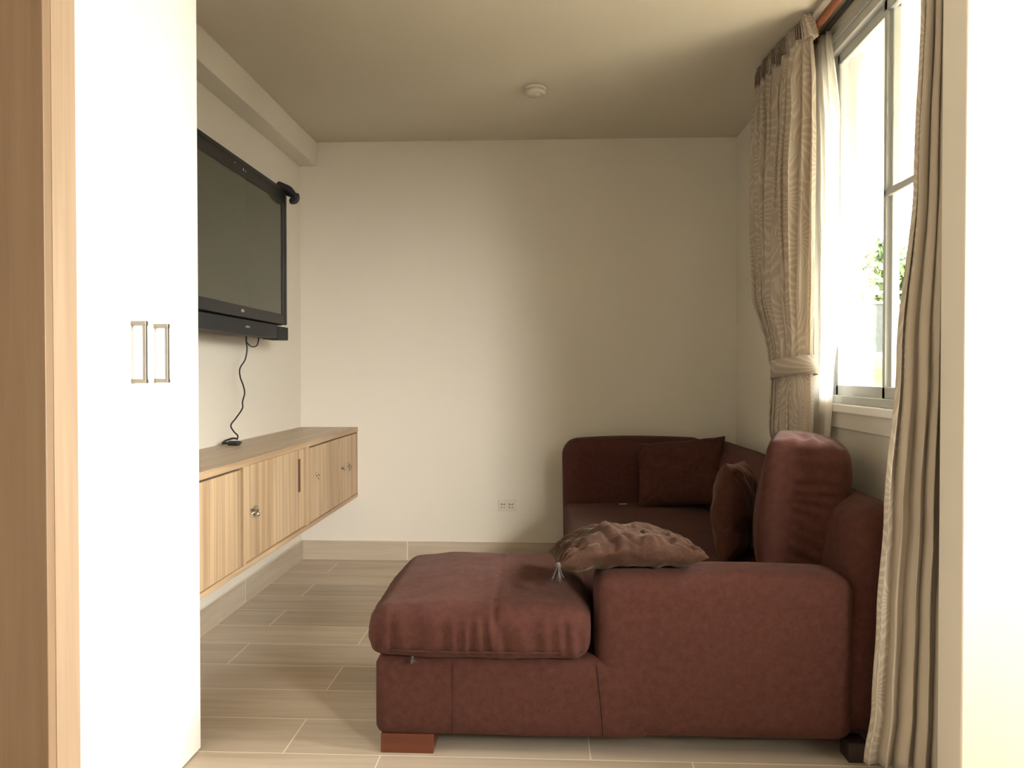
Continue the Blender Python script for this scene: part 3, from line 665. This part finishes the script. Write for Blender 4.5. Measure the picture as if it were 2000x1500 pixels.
# ---------------------------------------------------------------- curtains
def curtain(name, rows, nf, mat, root, nu=200, nz=70, seed=0, noise_amp=.006, power=1.0, thick=.0015, sub=None, mids=None, ms=.72):
    """rows: (z, (ax, ay), (bx, by), fold amplitude) from top to bottom"""
    bm = bmesh.new(); uvl = bm.loops.layers.uv.new('UVMap')
    rows = sorted(rows, key=lambda r: -r[0]); zt_, zb_ = rows[0][0], rows[-1][0]
    def at(z):
        for r0, r1 in zip(rows, rows[1:]):
            if r0[0] >= z >= r1[0]:
                t = (r0[0] - z) / (r0[0] - r1[0] + 1e-9); t = t * t * (3 - 2 * t)
                f = lambda a, c: a + (c - a) * t
                return (f(r0[1][0], r1[1][0]), f(r0[1][1], r1[1][1])), (f(r0[2][0], r1[2][0]), f(r0[2][1], r1[2][1])), f(r0[3], r1[3])
        return rows[-1][1:]
    rnd = random.Random(seed); ph = [rnd.uniform(0, 6.28) for _ in range(4)]
    G = []
    for j in range(nz + 1):
        z = zt_ + (zb_ - zt_) * j / nz; a, b_, am = at(z); a = Vector(a); b_ = Vector(b_)
        d = b_ - a; nrm = Vector((-d.y, d.x)).normalized(); row = []; mid = None
        if mids:
            for r0, r1 in zip(mids, mids[1:]):
                if r0[0] >= z >= r1[0]: t = (r0[0] - z) / (r0[0] - r1[0]); t = t * t * (3 - 2 * t); mid = Vector(r0[1]).lerp(Vector(r1[1]), t)
        for i in range(nu + 1):
            s = i / nu; s2 = s + .018 * math.sin(2 * PI * 2.3 * s + ph[0] + .6 * z) * min(1, 6 * s * (1 - s))
            w_ = math.sin(2 * PI * nf * s2 + ph[1] + .5 * math.sin(1.5 * z + ph[2]) + 1.2 * fbm((s * 2, z * .5, 0), 1.5, seed))
            w_ = math.copysign(abs(w_) ** power, w_)
            va = am * (1 + .45 * fbm((s * 3, z * .6, 3), 1.4, seed + 2))
            if mid is not None:
                if s < ms: base_ = a + (mid - a) * (s / ms); dd = (mid - a).normalized(); k_ = 1.0
                else: base_ = mid + (b_ - mid) * ((s - ms) / (1 - ms)); dd = (b_ - mid).normalized(); k_ = .35
                bl_ = max(-1, min(1, (s - ms) / .06)); d1_ = (mid - a).normalized(); d2_ = (b_ - mid).normalized()
                dd = (d1_ * (1 - bl_) + d2_ * (1 + bl_)).normalized(); n2_ = Vector((-dd.y, dd.x)); va *= (1 - .325 * (1 + bl_))
                p = base_ + n2_ * (va * w_ + noise_amp * fbm((s * 3, z * 2, 1), 2, seed + 5)) + dd * am * .30 * math.sin(4 * PI * nf * s2) * (1 - .4 * (1 + bl_))
            else: p = a + d * s + nrm * (va * w_ + noise_amp * fbm((s * 3, z * 2, 1), 2, seed + 5)) + d.normalized() * am * .35 * math.sin(4 * PI * nf * s2)
            row.append(bm.verts.new((p.x, p.y, z)))
        G.append(row)
    width = nf * .11
    for j in range(nz):
        for i in range(nu):
            f = bm.faces.new((G[j][i], G[j][i + 1], G[j + 1][i + 1], G[j + 1][i]))
            for l, (ii, jj) in zip(f.loops, ((i, j), (i + 1, j), (i + 1, j + 1), (i, j + 1))): l[uvl].uv = (width * ii / nu, zt_ + (zb_ - zt_) * jj / nz)
    o = part(name, bm, mat, root, sub, smooth=True)
    md = o.modifiers.new('thickness', 'SOLIDIFY'); md.thickness = thick
    return o
fc = thing('patterned_curtain', 'gathered leaf-patterned curtain tied back on the far side of the window', 'curtain', (.98, 3.15, .6))
curtain('drape', [(2.375, (.935, 3.46), (.992, 2.93), .016), (2.20, (.930, 3.42), (1.002, 2.925), .038), (1.75, (.925, 3.40), (1.004, 2.925), .042), (1.45, (.912, 3.32), (1.002, 2.925), .036),
                  (1.17, (.905, 3.13), (1.000, 2.93), .018), (1.12, (.915, 3.12), (1.000, 2.93), .017), (.89, (.915, 3.14), (1.002, 2.93), .024), (.60, (1.050, 3.20), (1.065, 3.0), .008)],
        8.5, M['curt'], fc, nu=360, nz=90, seed=3, power=1.0,
        mids=[(2.376, (.958, 2.99)), (2.2, (.952, 2.985)), (1.75, (.938, 2.985)), (1.45, (.935, 2.985)), (1.17, (.940, 2.985)), (.89, (.945, 2.99)), (.599, (1.05, 3.05))])
curtain('heading', [(2.455, (.940, 3.47), (.978, 2.94), .014), (2.41, (.934, 3.47), (.985, 2.925), .021), (2.36, (.932, 3.465), (.988, 2.915), .021)], 34, M['curt'], fc, nu=420, nz=8, seed=4, noise_amp=.01)
def ellipse_band(cx_, cy_, rx, ry, rot, z0, z1, tilt=.0, n=48):
    bm = bmesh.new(); uvl = bm.loops.layers.uv.new('UVMap'); rr = []
    for k in range(n):
        a = 2 * PI * k / n; x = rx * math.cos(a); y = ry * math.sin(a)
        X = cx_ + x * math.cos(rot) - y * math.sin(rot); Y = cy_ + x * math.sin(rot) + y * math.cos(rot)
        dz = tilt * (Y - cy_); rr.append((bm.verts.new((X, Y, z0 + dz)), bm.verts.new((X, Y, z1 + dz))))
    for k in range(n):
        a, c_ = rr[k], rr[(k + 1) % n]; f = bm.faces.new((a[0], c_[0], c_[1], a[1]))
        for l, uv in zip(f.loops, ((k, 0), (k + 1, 0), (k + 1, 1), (k, 1))): l[uvl].uv = (uv[0] * .35 / n + .3, uv[1] * .08 + 1.3)
    return bm
o = part('tieback', ellipse_band(.955, 3.015, .052, .112, math.radians(28), 1.095, 1.165, -.12), M['curt'], fc, smooth=True)
md = o.modifiers.new('thickness', 'SOLIDIFY'); md.thickness = .003

sc = thing('sheer_curtain', 'white sheer curtain hanging beside the far window jamb', 'curtain', (1.06, 3.08, .6))
curtain('sheer_panel', [(2.412, (1.048, 3.16), (1.078, 2.99), .008), (2.0, (1.046, 3.15), (1.074, 2.90), .012), (1.30, (1.044, 3.14), (1.072, 2.885), .013), (1.06, (1.044, 3.12), (1.062, 2.91), .010), (.62, (1.044, 3.12), (1.050, 2.95), .008)],
        6, M['sheer'], sc, nu=160, nz=60, seed=9, thick=.0006)

nc = thing('lined_curtain', 'long beige lined curtain hanging to the floor in front of the sofa end', 'curtain', (1.0, 2.12, .05))
curtain('drape', [(2.40, (1.022, 2.135), (1.076, 2.06), .014), (2.10, (1.016, 2.130), (1.076, 2.06), .016), (1.63, (.997, 2.130), (1.074, 2.06), .018), (1.15, (.952, 2.130), (1.072, 2.06), .020),
                  (.73, (.920, 2.130), (1.066, 2.06), .020), (.45, (.902, 2.130), (1.062, 2.06), .021), (.20, (.890, 2.130), (1.060, 2.06), .022), (.045, (.870, 2.13), (1.058, 2.06), .022)],
        4.5, M['curtn'], nc, nu=220, nz=80, seed=12, power=.85)

# ---------------------------------------------------------------- outside
def terrain():
    bm = bmesh.new(); G = []
    for i in range(31):
        row = []
        for j in range(41):
            x = 1.3 + i * 1.0; y = -6 + j * 1.0
            d = min(8, max(0, y - 5)); z = -.15 + 1.50 * d / 8
            row.append(bm.verts.new((x, y, z)))
        G.append(row)
    for i in range(30):
        for j in range(40): bm.faces.new((G[i][j], G[i + 1][j], G[i + 1][j + 1], G[i][j + 1]))
    bmesh.ops.solidify(bm, geom=bm.faces[:], thickness=.1)
    bmesh.ops.recalc_face_normals(bm, faces=bm.faces); return bm
struct('ground_lawn', terrain(), M['grass'])
struct('wall_outside', B((1.9, 2.40, 6.0, 6.5, -.3, 5.5)), M['stucco'])

def fence():
    t = thing('garden_fence', 'pale post and rail fence in front of the trees outside the window', 'fence', (5.5, 12, 1.15))
    for k in range(5): part('post', B((3.0 + k * 1.9 - .03, 3.0 + k * 1.9 + .03, 11.97, 12.03, 1.0, 2.36)), M['rail'], t, bevel=.005)
    for z in (2.34, 2.18): part('rail', B((2.9, 10.7, 11.98, 12.02, z - .02, z + .02)), M['alu'], t, bevel=.005)
    part('mesh_panel', B((2.9, 10.7, 11.995, 12.005, 1.1, 2.16)), M['panel'], t)
M['panel'] = sheer_mat('fence_mesh', (0.03, 0.035, 0.03), 0.6, .05)
fence()
t = thing('rail_post', 'slim grey post with a short cross arm on the lawn outside', 'post', (2.87, 7.0, .1))
part('pole', tube([(2.87, 7.0, .1), (2.87, 7.0, 1.30)], .028, 12), M['rail'], t, smooth=True)
part('cross_arm', B((2.55, 2.93, 6.97, 7.03, 1.30, 1.36)), M['alu'], t, bevel=.006)
def tree(label, x, y, z, r, hgt, seed):
    rnd = random.Random(seed); t = thing('garden_tree', label, 'tree', (x, y, z), group='trees behind the fence')
    link('trunk', tube([(0, 0, -.1), (.05, 0, hgt * .4), (0, .05, hgt * .8)], [.12, .09, .04], 10), M['bark'], t, smooth=True)
    bm = bmesh.new()
    for k in range(5200):
        d = Vector((rnd.gauss(0, 1), rnd.gauss(0, 1), rnd.gauss(0, 1))).normalized() * (rnd.random() ** .35)
        p = Vector((d.x * r, d.y * r, hgt * .55 + d.z * hgt * .47)); p += Vector([fbm(p, 1.2, seed + q) * .35 for q in range(3)])
        a = Vector((rnd.gauss(0, 1), rnd.gauss(0, 1), rnd.gauss(0, 1))).normalized(); b_ = a.orthogonal().normalized(); l = rnd.uniform(.07, .14)
        v = [bm.verts.new(p + a * l), bm.verts.new(p + b_ * l * .5), bm.verts.new(p - a * l), bm.verts.new(p - b_ * l * .5)]
        bm.faces.new(v)
    link('foliage', bm, M['leaf'], t)
for k, (x, y, r, h_) in enumerate(((5.4, 15.5, .95, 2.1), (7.0, 16, .9, 2.3)  )):
    tree(('leafy green tree seen between the white wall and the window mullion', 'leafy green tree seen beside the window mullion behind the fence')[k], x, y, 1.33, r, h_, 30 + k)
